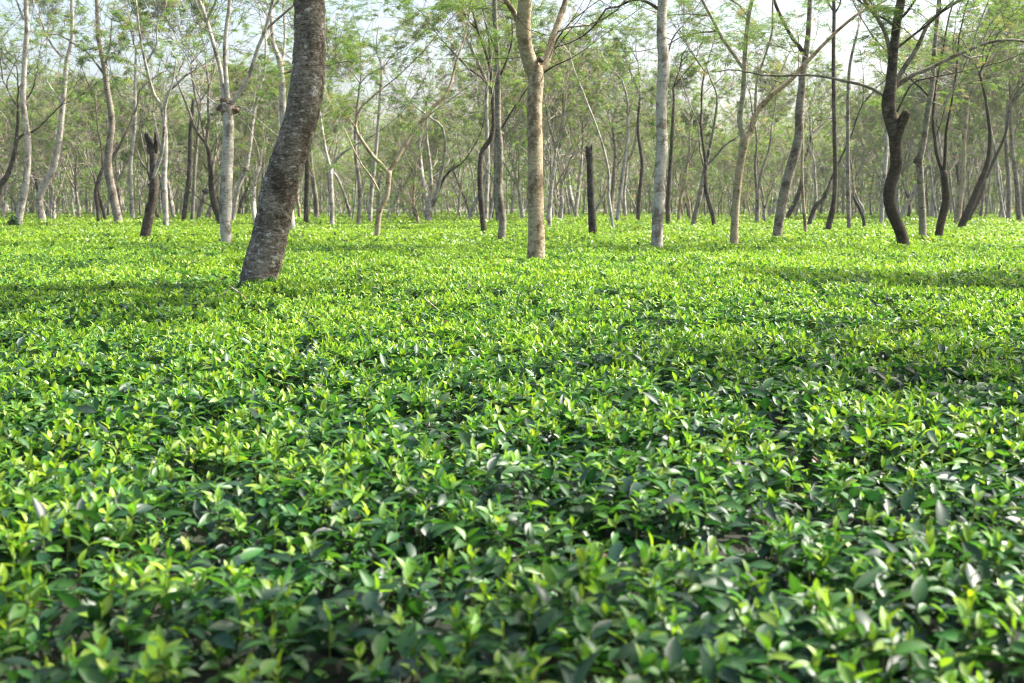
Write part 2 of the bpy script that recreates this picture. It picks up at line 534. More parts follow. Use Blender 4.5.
def frond_mesh(name, leaf, size, detail, rg, tone=1.0, dry=0.0):
    """bipinnate fronds: detail 1 = every pinna a strip, 0 = a few kite-shaped strips"""
    n = len(leaf)
    P = np.array([l[0] for l in leaf]); D = np.array([l[1] for l in leaf]); Sz = np.array([l[2] for l in leaf]) * size
    up = np.array([0, 0, 1.0]) + rg.normal(0, 0.35, (n, 3))
    s = np.cross(D, up); s /= np.linalg.norm(s, axis=1)[:, None] + 1e-9
    nn = np.cross(s, D)
    strips = []
    if detail:
        for i in range(7):
            u = 0.15 + 0.8 * i / 6
            for sd in (-1, 1):
                strips.append((u, sd, 0.42 * math.sin(math.pi * (0.2 + 0.72 * i / 6)), 0.034))
    else:
        for i in range(3):
            u = 0.1 + 0.6 * i / 2
            for sd in (-1, 1):
                strips.append((u, sd, 0.5 - 0.08 * i, 0.075))
        strips.append((0.0, 0, 1.0, 0.06))
    V, T = [], []
    base_c = np.array([0.09, 0.18, 0.05]) * tone
    yel = rg.random(n)[:, None]
    cols = base_c * (1 - yel * 0.5) + np.array([0.165, 0.225, 0.055]) * tone * yel * 0.5
    if dry > 0:
        dr = (rg.random(n) < dry)
        cols[dr] = np.array([0.24, 0.20, 0.125]) * rg.uniform(0.7, 1.2, (dr.sum(), 1))
    cols = cols * rg.uniform(0.7, 1.3, (n, 1))
    for (u, sd, ln, w) in strips:
        o = P + D * (u * Sz)[:, None] - nn * (0.25 * u * u * Sz)[:, None]
        d2 = D * 0.55 + s * sd - nn * 0.25 if sd else D - nn * 0.2
        d2 = d2 / np.linalg.norm(d2, axis=1)[:, None]
        wv = np.cross(d2, nn)
        Ls, Ws = (ln * Sz)[:, None], (w * Sz)[:, None]
        m_ = o + d2 * Ls * 0.5
        V.append(np.stack([o, m_ + wv * Ws, o + d2 * Ls - nn * Ls * 0.12, m_ - wv * Ws], 1))
    V = np.stack(V, 1)                        # n, strips, 4, 3
    k = len(strips) * 4
    V = V.reshape(-1, 3)
    Q = np.arange(n * len(strips))[:, None] * 4 + np.arange(4)[None]
    return mesh_from(name, V, [Q], False, np.repeat(cols, k, 0), M['frond'])

def roughen(B, amount, freq, seed, flakes=0.0):
    """real lumps in the bark"""
    V = np.vstack(B.V)
    N0 = B.normals() if flakes else None
    off = Vector((seed * 3.1, seed * 1.7, seed * 2.3))
    for i in range(len(V)):
        v = Vector(V[i]) * freq + off
        w = Vector((v.x, v.y, v.z * 1.8))
        nv = noise.noise_vector(v) * 0.6 + noise.noise_vector(w * 3.1) * 0.4
        V[i] += amount * np.array(nv)
        if flakes:
            q = Vector((v.x * 2.4, v.y * 2.4, v.z * 3.4))
            f = abs(noise.noise(q)) + 0.5 * abs(noise.noise(q * 2.3))
            V[i] += flakes * (f - 0.35) * N0[i]
    B.V = [V]

def tree(name, label, trunk, limbs=(), bark_='pale', group='shade trees standing in the tea', cat='tree', Y=None, seed=1,
         leafy=0.5, grow_len=2.4, lvl=3, top=True, frond=0.24, rough=0.006, burls_hollows=(), dead=False, extra=None, kids=(3, 3), tone=1.0, ztop=None):
    """trunk, limbs: lists of (px, py, width in px); the first trunk point is where the trunk leaves the tea"""
    rg = np.random.default_rng(seed)
    x0, y0, w0 = trunk[0]
    if Y is None:
        Y = dist_of(x0, y0)
    foot = at(x0, y0, Y)
    nx = at(trunk[1][0], trunk[1][1], Y)
    dirn = unit(foot - nx)
    dirn[:2] *= 0.35; dirn[2] = min(dirn[2], -0.5)
    root = foot + dirn * (foot[2] + 0.15) / -dirn[2]
    root[2] = 0.0
    base = np.array([root[0], root[1], 0.0])
    obj_ = thing(name, label, cat, base, group)
    px = Y / F_PX
    ztop = (ztop or 6.5) + rg.uniform(-0.6, 1.2)
    step = 0.02 if Y < 15 else 0.12 if Y < 35 else 0.3
    sides = 90 if 8 < Y < 14 else 24 if Y < 28 else 12 if Y < 40 else 8
    cr_ = Crown()
    # trunk
    pts = [(*(root - base + np.array([0, 0, -0.1])), w0 * px * 0.6), (*(root - base), w0 * px * 0.56)]
    sl = rg.uniform(-0.12, 0.12)
    for i, (a, b_, w) in enumerate(trunk):
        p = at(a, b_, Y)
        yy = Y + sl * max(0, p[2] - 1.5) * 0.6
        p = at(a, b_, yy)
        pts.append((*(p - base), w * yy / F_PX * 0.485))
    pts = np.array(pts)
    B = Build()
    line = smooth_line(pts, step)
    B.tube(line[:, :3], line[:, 3], sides)
    roughen(B, rough * (1 + w0 * px * 2), 5.0, seed, flakes=0.013 if 10 < Y < 14 else 0.0)
    tr = put('trunk', B.mesh('trunk', M[bark_]), obj_)
    tips = []

    def carry(cc, p, d, r, many):
        """carry the stem on to full height, then branch out"""
        need = max(0.0, ztop - p[2])
        m = 0
        while need > 0.5 and m < 4:
            L = min(need / max(0.5, d[2]), 2.0) if d[2] > 0.15 else 1.2
            P = [p]; rr = [r]
            for i in range(4):
                d = unit(d + rg.normal(0, 0.08, 3) + np.array([0, 0, 0.10]))
                P.append(P[-1] + d * L / 4); rr.append(rr[-1] * 0.94)
            cc.br.append((np.array(P), np.array(rr)))
            if m > 0:
                a = rg.uniform(0, 6.28)
                grow(rg, cc, P[2], unit(np.array([math.cos(a), math.sin(a), 0.45])), rr[2] * 0.45, grow_len * 0.8, lvl - 1, leafy, 0.2, kids)
            p, r = P[-1], rr[-1]
            need = ztop - p[2]; m += 1
        for i in range(3):
            a = rg.uniform(0, 6.28)
            dd = unit(d * 0.8 + np.array([math.cos(a), math.sin(a), 0.2]) * 0.75)
            grow(rg, cc, p, dd, max(0.008, r * 0.62), grow_len, lvl - (1 if many else 0), leafy, 0.2, kids)

    if top and not dead:
            tips.append((pts[-1][:3], unit(pts[-1][:3] - pts[-2][:3]), pts[-1][3]))
    for li, lm in enumerate(limbs):
        bk = bark_
        pl = lm
        leaf_tip = True
        if isinstance(lm, dict):
            pl = lm['p']; bk = lm.get('bark', bark_); leaf_tip = lm.get('tip', True)
        sl2 = rg.uniform(-0.45, 0.45)
        q0 = at(pl[0][0], pl[0][1], Y)
        k = np.argmin(np.linalg.norm(line[:, :3] + base - q0, axis=1))
        ystart = (line[k, :3] + base)[1]
        lp, acc, prev = [], 0.0, None
        for (a, b_, w) in pl:
            p = at(a, b_, Y)
            if prev is not None:
                acc += np.linalg.norm(p - prev)
            prev = p
            yy = ystart + sl2 * acc
            p = at(a, b_, yy)
            lp.append((*(p - base), w * yy / F_PX * 0.485))
        lp = np.array(lp)
        LB = Build()
        ll = smooth_line(lp, step)
        LB.tube(ll[:, :3], ll[:, 3], max(6, sides // 2))
        if Y < 40:
            roughen(LB, rough * 0.8, 6.0, seed + li)
        if leaf_tip and not dead:
            lc = Crown()
            # side shoots along the limb
            for i in range(lm.get('spray', 2) if isinstance(lm, dict) else 2):
                k = rg.integers(len(ll) // 3, len(ll) - 1)
                a = rg.uniform(0, 6.28)
                grow(rg, lc, ll[k, :3], unit(np.array([math.cos(a), math.sin(a), 0.5])), max(0.006, ll[k, 3] * 0.35), grow_len * 0.55, max(0, lvl - 2), leafy, 0.2)
            carry(lc, lp[-1][:3], unit(lp[-1][:3] - lp[-2][:3]), lp[-1][3], True)
            add_twigs(LB, lc.br)
            cr_.leaf += lc.leaf
        put('limb', LB.mesh('limb', M[bk]), obj_)
    for (a, b_, w, *bm) in burls_hollows:  # real burls, and one dark lump painting the shade of a hollow
        p = at(a, b_, Y) - base
        r = w * px * 0.5
        bb = Build()
        zz = np.linspace(-1, 1, 12)
        bb.tube(np.stack([np.full(12, p[0]), np.full(12, p[1]), p[2] + zz * r * 0.85], -1), r * np.sqrt(np.clip(1 - zz ** 2, 0.02, 1)), 18)
        roughen(bb, r * 0.55, 2.2 / r * 0.35, seed + 5)
        put('burl', bb.mesh('burl', M[bm[0] if bm else 'dark' if bark_ != 'pale' else 'brown']), obj_)
    if not dead:
        for (p, d, r) in tips:
            carry(cr_, p, d, r, bool(limbs))
        if extra:
            extra(rg, cr_, base, Y)
        crown(obj_, cr_, frond, 1 if Y < 36 else 0, rg, M[bark_], tone)
    return obj_

def add_twigs(B, br, rmin=0.0, mins=3):
    for P, rad in br:
        B.tube(P, np.maximum(rad, rmin), 7 if rad[0] > 0.05 else 5 if rad[0] > 0.02 else mins, cap=False)

def twig_mesh(br, mat, name='twigs', rmin=0.0, mins=3):
    B = Build()
    for P, rad in br:
        B.tube(P, np.maximum(rad, rmin), 7 if rad[0] > 0.05 else 5 if rad[0] > 0.02 else mins, cap=False)
    return B.mesh(name, mat)

def crown(obj_, cr_, frond, detail, rg, mat, tone=1.0):
    me = frond_mesh('crown', cr_.leaf, frond, detail, rg, tone, 0.06)
    c = put('crown', me, obj_)
    if cr_.br:
        put('branches', twig_mesh(cr_.br, mat), c)
    return c


# ---- the nearer trees, one by one
def L_(p, **k):
    return dict(p=p, **k)

tree('shade_tree', 'thick leaning brown trunk with rough fissured bark, nearest of all the trees',
     [(259, 280, 38), (264, 258, 37.5), (269.5, 240, 36.5), (279, 190, 36), (295, 140, 34.5), (304, 105, 34), (309, 70, 33), (310, 35, 31.5), (309, 0, 30.5), (303, -60, 29), (302, -130, 27)],
     bark_='brown', seed=11, rough=0.010, grow_len=3.0, leafy=0.85, kids=(3, 4))

tree('shade_tree', 'straight tan trunk in the centre forking below the top edge around a dark hollow',
     [(536, 258, 19), (536.5, 240, 17.5), (535.5, 193, 16), (535, 140, 15.5), (534.5, 105, 15.5), (536, 80, 16), (534, 68, 19)],
     [L_([(534, 72, 17), (527, 53, 14.5), (523, 30, 15), (525, 0, 14), (524, -50, 13), (530, -110, 12)], spray=1),
      L_([(520, 24, 7), (512, 9, 5.5), (506, 0, 5), (494, -35, 4)], spray=1),
      L_([(537, 72, 11), (545, 64, 8.5), (552, 42, 7.5), (561, 14, 6), (567, -4, 5.5), (580, -60, 5)], spray=1),
      L_([(549, 58, 2.2), (558, 38, 1.8), (570, 23, 1.3), (588, 8, 1.0)], bark='dark'),
      L_([(543, 73, 2), (556, 65, 1.4), (570, 59, 1.0), (584, 50, .8)], bark='dark'),
      L_([(524, 88, 2.2), (517, 104, 1.4), (513, 118, .9)], tip=False)],
     burls_hollows=[(540.5, 60, 6.5)], bark_='tan', seed=12, top=False, rough=0.006)  # dark lump standing in for the shade inside the hollow, not a growth

tree('shade_tree', 'pale grey straight trunk with a dark branch arching left from its top',
     [(657, 247, 12), (657.5, 225, 12), (659, 200, 12.2), (660.5, 170, 11.6), (662, 150, 12.5), (661.5, 123, 11), (661.5, 100, 11), (664, 63, 12.5), (661.5, 35, 10), (663, 0, 10), (668, -50, 9.5), (660, -110, 9)],
     [L_([(660, 10, 3.5), (647, 2, 3), (632, 0, 2.6), (618, 7, 2.3), (606, 9, 2), (596, 24, 1.7), (583, 36, 1.4), (567, 44, 1)], bark='dark', spray=3),
      L_([(664, 72, 2.2), (672, 40, 1.6), (684, 24, 1.2)], bark='grey')],
     bark_='pale', seed=13)

tree('pollarded_tree', 'pale pollarded trunk with a knobbly brown burl and thin limbs above it',
     [(226, 244, 10.5), (225.5, 215, 12.5), (226, 190, 12.5), (228, 150, 11.5), (228.5, 118, 11), (228, 106, 12)],
     [[(225, 105, 6), (221, 72, 4.6), (213, 42, 4.2), (205, 15, 3.6), (198, -4, 3.2), (190, -40, 2.5)],
      [(207, 20, 2.6), (212, 9, 2.3), (217, -2, 2), (224, -30, 1.6)],
      [(228, 103, 5), (225, 62, 4.6), (226, 32, 4.2), (230, -2, 3.8), (228, -40, 3)],
      [(232, 104, 4.6), (241, 90, 4.2), (248, 78, 4), (258, 48, 3.6), (265, 30, 3.4), (273, 0, 3), (280, -30, 2.4)],
      L_([(265, 30, 2.8), (280, 17, 2.2), (294, 5, 2), (306, -4, 1.6)], bark='dark'),
      L_([(222, 108, 1.5), (206, 96, 1.1), (196, 84, .8)]),
      L_([(233, 106, 1.5), (246, 108, 1.1), (254, 116, .8)])],
     burls_hollows=[(222, 107.5, 10, 'knob'), (228, 111.5, 15, 'knob'), (234, 110, 10, 'knob'), (225, 101, 10, 'knob'), (231, 103, 9, 'knob')], bark_='pale', seed=14, top=False, leafy=0.7)

tree('shade_tree', 'dark crooked mossy trunk with a sawn stub and long spreading boughs, at right',
     [(904, 246, 12), (899, 228, 12), (891.5, 210, 12), (889, 195, 12), (891, 182, 12), (895.6, 170, 12), (896.5, 158, 12), (896, 144, 12.5), (895, 130, 14)],
     [L_([(895, 134, 14), (889, 113, 13.5), (888.5, 99, 13.5), (891, 84, 12), (893, 57, 9.5), (897, 22, 9), (901, 0, 8.5), (906, -40, 7.5), (904, -90, 6.5)], bark='dark', spray=5),
      L_([(895, 140, 11), (900, 126, 11), (904, 118, 10), (907, 112, 9)], tip=False),
      L_([(891, 77, 5), (889, 48, 4.4), (882, 26, 4), (867, 4, 3.6), (852, -16, 3)], spray=6, bark='grey'),
      L_([(894, 86, 6), (904, 68, 5), (917, 48, 4.4), (930, 22, 3.8), (955, 3, 3.2), (985, -10, 2.4)], spray=7, bark='grey'),
      L_([(896, 86, 6), (911, 76, 4.6), (930, 68, 4), (961, 53, 3.6), (987, 43, 3), (1014, 40, 2.6), (1040, 46, 2)], spray=9, bark='grey'),
      L_([(961, 54, 2), (970, 58, 1.8), (985, 55, 1.3)], bark='pale', tip=False),
      L_([(886, 96, 4), (868, 87, 3.2), (851, 82.5, 2.9), (815, 75.5, 2.6), (770, 75.5, 2.1), (734, 70, 1.3), (716, 72, .8)], spray=9, bark='grey'),
      L_([(897, 112, 2), (912, 84, 1.6), (930, 78, 1.3), (960, 72, 1)], spray=4)],
     bark_='moss', seed=15, top=False, leafy=0.8, rough=0.012, grow_len=2.3)

tree('forked_tree', 'tan slim trunk forking into a pale left limb and a long sweeping right limb',
     [(734, 243, 8.6), (735.5, 210, 8), (738.5, 177, 8), (743, 150, 8.5), (745.5, 136, 10)],
     [L_([(744, 137, 6.5), (740.5, 126, 6), (740, 113, 5.8), (742.5, 100, 5.5), (744, 81, 5.2), (745, 53, 4.8), (748, 21, 4.4), (752, 0, 4), (760, -40, 3)], bark='pale'),
      L_([(743, 68, 4), (733, 53, 3.8), (723, 39, 3.5), (713, 20, 3.2), (701, -2, 2.8), (690, -25, 2)], bark='pale'),
      L_([(747, 15, 2.6), (739, 5, 2.4), (727, -2, 2)], bark='pale'),
      L_([(747, 137, 7), (751, 130, 6.4), (757, 112, 6), (776, 91, 5), (790, 81, 4.4), (806, 63, 4), (833, 35, 3.4), (858, 14, 2.8), (876, 6, 2)], spray=5),
      L_([(755, 114, 3), (757, 81, 2.7), (765, 56, 2.4), (772, 32, 2.1), (773, 0, 1.9), (780, -25, 1.4)], bark='pale'),
      L_([(717, 31, 1.7), (698, 33, 1.5), (681, 37, 1.3), (668, 45, 1)], bark='grey', spray=4),
      L_([(710, 16, 1.5), (690, 14, 1.2), (667, 15, 1)], bark='grey')],
     bark_='tan', seed=16, top=False)

tree('shade_tree', 'grey leaning trunk curving upright, with one limb crossing its top to the left',
     [(777, 237, 10), (781, 210, 10), (788, 177, 10), (796, 150, 10), (799, 133, 9.2), (799, 118, 9), (800, 105, 8.8), (802.5, 80, 7.2), (805.5, 56, 6.2), (808.5, 30, 5.2), (810, 0, 5), (812, -40, 4)],
     [L_([(805, 56, 5), (799, 46, 4.4), (793, 39, 4), (781, 17, 3.6), (774, 0, 3.2), (764, -28, 2.4)], bark='dark')],
     bark_='grey', seed=17)

tree('tree_stump', 'tall dead black stump with a notched top, right of the central trunk',
     [(593, 234, 8.5), (592, 215, 8), (591, 193, 7.6), (590, 170, 7.2), (589, 155, 7), (588.5, 148, 6.4)],
     [L_([(587.3, 153, 3.2), (586.7, 148, 2.4), (586.5, 145.5, .7)], tip=False), L_([(591, 153, 2.6), (591.4, 148, 1.8), (591.8, 144, .5)], tip=False), L_([(589, 152, 2.6), (589.3, 147.5, 1.4), (589.2, 146, .5)], tip=False)],
     bark_='char', seed=18, dead=True, group='dead stumps in the tea', cat='tree stump', rough=0.02)

tree('tree_stump', 'leaning dark dead stump with a forked jagged top and one pale side shoot',
     [(145, 237, 11), (149, 217, 9.6), (153, 197, 9.2), (154, 184, 8.8), (154, 170, 8), (154, 158, 8.4), (152.5, 149, 10)],
     [L_([(152, 152, 9.5), (150, 143, 8), (148.2, 137, 6.8), (147, 133, 5.5)], bark='char', tip=False), L_([(155, 152, 6.5), (156, 144, 5), (155.5, 138, 3.2), (155, 132, 1.6)], bark='char', tip=False),
      L_([(149.8, 187, 3.6), (151, 182, 3.6), (156, 170, 3.8), (162, 151, 3.8), (164, 130, 3.2), (165.5, 105, 2.4), (172, 84, 1.8), (176, 60, 1.2)], bark='pale', tip=False)],
     burls_hollows=[(150.5, 185, 5)], bark_='dark', seed=19, dead=True, group='dead stumps in the tea', cat='tree stump', rough=0.03)

tree('shade_tree', 'white-barked trunk rising just behind the leaning black stump, with wide arching limbs',
     [(166, 226, 6.2), (165.5, 205, 6), (164, 176, 5.8), (165.5, 151, 5.4), (165, 130, 5), (163.5, 114, 5)],
     [[(163, 116, 4), (160, 103, 3.6), (154, 95, 3.4), (147, 70, 3.1), (143, 52, 2.6), (139.5, 33, 2.2), (136, 0, 1.8)],
      L_([(145, 66, 2.4), (152, 53, 2.2), (157, 44, 2), (157, 25, 1.6), (166, 5, 1.2)]),
      [(164, 112, 3.6), (168, 93, 3), (176, 85, 2.6), (185, 76, 2.2), (195, 70, 1.7)],
     ],
     bark_='pale', seed=20, top=False, leafy=0.75)

tree('forked_tree', 'low olive-brown sapling forking wide into a Y, between the thick trunk and the central trunk',
     [(377, 236, 6), (379, 214, 5.8), (383, 203, 5.6), (387, 195, 5.4), (388.5, 180, 5.4), (389, 171, 6)],
     [[(389, 172, 5), (398, 157, 4.6), (405.5, 144, 4.3), (421, 122, 3.9), (435, 105, 3.4), (449, 88, 3), (456, 63, 2.5), (462, 45, 2)],
      [(388, 172, 4.4), (380, 163, 4), (372, 155, 3.7), (357, 132, 3.2), (356, 122, 3), (360, 109, 2.6), (370, 99, 2), (383, 88, 1.5)],
      [(380, 193, 1.9), (372, 178, 1.8), (362, 165, 1.6), (354, 150, 1.3), (345, 130, 1)],
      [(356, 128, 1.8), (347, 116, 1.4), (340, 110, 1)],
      L_([(422, 121, 1.8), (433, 112, 1.4), (444, 104, 1)])],
     bark_='tan', seed=21, top=False, lvl=2, grow_len=1.3, leafy=0.45)

tree('shade_tree', 'slender dark grey upright trunk left of the central tan trunk',
     [(501.5, 240, 8.4), (502.5, 218, 7.6), (499, 193, 7), (500, 155, 6.6), (498, 119, 6.2), (498, 70, 5.6), (496, 35, 5), (494.5, 0, 4.6), (496, -50, 3.5)],
     [L_([(502, 128, 2.2), (509, 116, 2), (516, 105, 1.8), (526, 90, 1.4)], bark='dark'),
      L_([(498, 80, 2.4), (506, 62, 2), (512, 40, 1.6), (512, 20, 1.2)], bark='dark'),
      L_([(496, 50, 2), (488, 30, 1.6), (482, 8, 1.3)], bark='dark')],
     bark_='grey', seed=22, burls_hollows=[(500, 134, 8)])

tree('shade_tree', 'thin dark trunk crooking right into many fine stems, left of the dark grey trunk',
     [(484, 233, 6.2), (482, 210, 5.8), (480, 183, 5.6), (480.5, 162, 5.4), (483, 149, 5), (490, 140, 4.6), (493.5, 126, 4.4), (493, 108, 4.2), (492.5, 88, 4)],
     [[(492.5, 90, 3.4), (489, 63, 3), (483, 45, 2.7), (477, 28, 2.4), (470, 0, 2)],
      [(491, 88, 2.2), (481, 77, 2), (468, 68, 1.8), (455, 54, 1.5), (442, 40, 1.2)],
      [(490, 66, 2.2), (489, 40, 2), (484, 15, 1.6), (482, -10, 1.4)],
      [(478, 30, 1.6), (466, 18, 1.3), (460, 0, 1)]],
     bark_='dark', seed=23, top=False)

tree('shade_tree', 'pale slim trunk standing directly behind the thin crooked dark trunk',
     [(486, 222, 4.5), (486.5, 200, 4.4), (488, 165, 4.2), (487, 130, 4), (486.5, 95, 3.6), (490, 60, 3)], bark_='pale', seed=24)

tree('shade_tree', 'tall pale slim trunk with a tuft of dark shoots at its foot, far left',
     [(18, 226, 8.2), (21.5, 205, 7.6), (25, 190, 7.2), (27.5, 165, 7), (28, 140, 6.6), (25, 118, 6.2), (23, 98, 6), (25, 56, 5.4), (27, 28, 5), (26, 0, 4.6), (30, -40, 4)],
     [[(22, 63, 2.2), (14, 57, 2), (7, 50, 1.8), (2, 38, 1.4)], [(23.5, 20, 2.4), (20, 10, 2.2), (15, -4, 2), (8, -20, 1.5)]], bark_='pale', seed=25)

tree('shade_tree', 'pale trunk leaning right then bending upright, second from the left edge',
     [(42.5, 221, 8.5), (39.5, 205, 8), (39.5, 197, 7.8), (45, 184, 7.4), (53, 169, 7), (57, 152, 6.4), (60, 133, 6), (63, 102, 5.6), (65.5, 75, 5), (67, 58, 4.6), (72, 39, 4.2), (72, 0, 3.8), (74, -40, 3)],
     [[(63, 58, 2.8), (54, 48, 2.5), (46, 34, 2.2), (39, 14, 1.7)], [(61, 103, 1.8), (54, 92, 1.5), (46, 80, 1.2)]], bark_='pale', seed=26)

tree('shade_tree', 'grey trunk leaning left and bulging at mid height, third large one from the left edge',
     [(119, 223.5, 9.4), (115, 205, 9), (111, 186, 8.8), (108.5, 172, 8.4), (108, 158, 8), (110, 140, 7.2), (112, 123, 6.8), (110, 105, 6.4), (107, 88, 6), (104, 65, 5.8), (98.5, 35, 5), (97, 0, 4.4), (94, -40, 3.6)],
     [[(103, 73, 2.8), (96, 63, 2.4), (87, 52, 2.2), (77, 46, 2), (60, 35, 1.6), (44, 34, 1.1)], [(105, 66, 2), (110, 45, 1.7), (112, 20, 1.3)]], bark_='grey', seed=27, leafy=0.7)

tree('shade_tree', 'dark forked tree behind the bulging grey trunk, one arm leaning out to the right',
     [(98, 212, 4), (96.5, 200, 4), (96, 190, 4), (99, 178, 4), (103, 168, 4)],
     [[(103, 169, 3.6), (110, 160, 3.4), (117, 150, 3.2), (124, 137, 2.8), (134, 115, 2)], [(103, 169, 2.6), (102, 150, 2.2), (98, 130, 1.8)]], bark_='dark', seed=28, Y=62, top=False)

tree('shade_tree', 'dark bough leaning in at the left edge, bent over at its tip',
     [(-8, 224, 7.5), (-3, 205, 7), (0, 186, 6.5), (7, 176, 5.8), (13, 160, 5), (16, 145, 4.6), (17, 137, 4.2)],
     [[(17, 139, 3), (24, 134, 2.6), (32, 132, 2.2), (40, 126, 1.6)]], bark_='dark', seed=29)

tree('shade_tree', 'slender white trunk with gentle waves, between the grey bulging trunk and the leaning black stump',
     [(133, 219, 5), (131.5, 200, 4.8), (130.5, 176, 4.5), (131, 155, 4.2), (134, 133, 4), (135, 110, 3.6), (135, 84, 3), (136, 50, 2.4)], bark_='pale', seed=30)

tree('shade_tree', 'thin dark trunk with a bare broken tip, two trunks left of the pollarded one',
     [(183.5, 221, 5), (186, 200, 4.8), (189, 176, 4.6), (190, 155, 4.6), (190.5, 133, 4.5), (192, 115, 4), (193.5, 98, 3)], bark_='dark', seed=31, dead=True, group='dead stumps in the tea', cat='dead tree')

tree('shade_tree', 'thin grey trunk paired with the dark broken-tipped trunk beside it',
     [(192, 221, 4), (193.5, 200, 3.8), (194.5, 176, 3.6), (196, 155, 3.4), (198, 133, 3), (201, 100, 2.4)], bark_='grey', seed=32)

tree('shade_tree', 'short crooked stem with a knot and a thin shoot, left of the pollarded trunk',
     [(198, 220, 4.6), (201, 207, 4.4), (205, 193, 4.6)], [[(206, 192, 3.4), (210, 182, 2.8), (212.5, 172, 2.5), (216, 150, 1.8)]], burls_hollows=[(206, 191, 7)], bark_='grey', seed=33, top=False, lvl=2)

tree('shade_tree', 'thin white stem curving up between the pollarded trunk and the thick leaning trunk',
     [(233, 222, 4.6), (236, 200, 4.4), (240, 182, 4.4), (246, 169, 4.4), (250, 145, 4), (253.5, 116, 3.6), (259, 92, 3.2), (264.5, 70, 2.8), (266, 40, 2.2)], burls_hollows=[(246, 169, 6)], bark_='pale', seed=34)

tree('shade_tree', 'pale trunk mostly hidden behind the thick leaning trunk, with a dark side branch',
     [(292, 229, 7.5), (289, 200, 7.5), (285, 150, 7.2), (283, 110, 7), (282.5, 92, 6.6), (281, 70, 6), (278, 55, 5), (273, 42, 4.4), (271, 10, 3.6)],
     [L_([(283, 74, 3), (288, 72, 2.6), (297, 71, 2)], bark='dark'), [(281, 68, 3), (285, 40, 2.6), (283, 5, 2)]], bark_='pale', seed=35)

tree('shade_tree', 'slim dark upright trunk just right of the thick leaning trunk',
     [(306, 223, 5.6), (306.5, 200, 5.2), (307, 165, 4.8), (306, 130, 4), (308, 90, 3)], bark_='dark', seed=36)

tree('forked_tree', 'pale slim trunk whose top bends right into a low branch, left of the Y-shaped sapling',
     [(332, 226, 5), (332, 205, 4.8), (331, 185, 4.6), (331, 168, 4.4)], [[(331, 169, 3.4), (336, 160, 3), (343, 153, 2.6), (352, 147, 2), (364, 140, 1.4)], [(331, 169, 2.6), (326, 150, 2.2), (322, 125, 1.6)]], bark_='pale', seed=37, top=False)

tree('shade_tree', 'grey trunk standing just left of the foot of the Y-shaped sapling',
     [(358.5, 225, 4.8), (360, 205, 4.6), (360, 190, 4.4), (357, 165, 4), (355, 144, 3.6), (357, 110, 2.8)], bark_='grey', seed=38)

tree('shade_tree', 'pale thin trunk rising through the fork of the Y-shaped sapling',
     [(370, 222, 4.6), (371, 200, 4.2), (374, 169, 4), (377, 140, 3.4), (379.5, 105, 3), (382, 70, 2.2)], bark_='pale', seed=39)

tree('forked_tree', 'cluster of pale curving stems from one foot, right of the Y-shaped sapling',
     [(428, 221.5, 7.5), (428.5, 210, 7.5), (429, 200, 7.5)],
     [[(427, 202, 4.6), (425, 190, 4.2), (421, 165, 3.6), (420, 140, 3), (424, 110, 2.2)],
      [(430, 202, 4.4), (431, 185, 3.8), (430, 165, 3.2), (427, 140, 2.4)],
      [(431, 205, 4.6), (436, 195, 4.2), (440, 178, 3.8), (445, 150, 3.2), (442, 127, 2.7), (432, 119, 2.2)],
      L_([(432, 206, 3.6), (436, 197, 3.2), (442, 182, 2.8), (449, 172, 2.4), (461, 164, 1.6)], bark='dark')], bark_='pale', seed=40, top=False)

tree('tree_stump', 'short dark broken stub behind the thin crooked dark trunk',
     [(491, 219, 5), (491.5, 210, 5), (493, 199, 4)], bark_='char', seed=41, dead=True, group='dead stumps in the tea', cat='tree stump', rough=0.02)

tree('shade_tree', 'very thin pale stem just right of the tall black stump',
     [(613, 228, 3.4), (611, 212, 3.2), (608.5, 195, 3), (609, 175, 2.6), (604, 150, 2.2), (596, 125, 1.8), (588, 105, 1.5)], bark_='pale', seed=42, lvl=2)

tree('shade_tree', 'thin trunk with a forked white top between black stump and pale straight trunk',
     [(617, 222, 4.2), (620, 197, 4), (624, 165, 3.7), (627.5, 140, 3.4), (628, 115, 3)], [[(628, 117, 2.5), (627, 98, 2.2), (622, 80, 1.8)], [(628, 117, 2), (633, 100, 1.6), (640, 88, 1.2)]], bark_='pale', seed=43, top=False)

tree('shade_tree', 'dark slim trunk left of the pale straight trunk',
     [(638, 221, 4.4), (639, 200, 4.2), (641, 180, 4), (642, 160, 3.6), (638, 130, 3), (640, 95, 2.2)], bark_='dark', seed=44)

tree('shade_tree', 'dark trunk half hidden along the right side of the pale straight trunk',
     [(668, 224, 5), (668, 200, 4.8), (670, 170, 4.4), (671.5, 148, 4), (673, 115, 3)], bark_='dark', seed=45)

tree('forked_tree', 'grey branching tree leaning right, left of the tan forked trunk',
     [(693, 225.5, 5.4), (696, 212, 5.2), (699, 200, 5), (703, 180, 4.6), (706.5, 163, 4.4)],
     [[(706.5, 164, 3.8), (709, 150, 3.4), (712, 137, 3), (716, 112, 2.5), (717, 95, 2), (711, 80, 1.5)],
      [(706, 166, 3), (716, 156, 2.6), (724, 146, 2.2), (736, 138, 1.6)],
      [(705, 170, 2.2), (700, 150, 1.9), (698, 125, 1.5), (690, 105, 1.1)]], bark_='grey', seed=46, top=False)

tree('shade_tree', 'short dark leaning trunk right of the grey branching tree',
     [(714.5, 226, 5), (712, 212, 5), (708.5, 200, 4.8), (705.5, 187, 4.4), (706, 170, 3)], bark_='dark', seed=47, lvl=2)

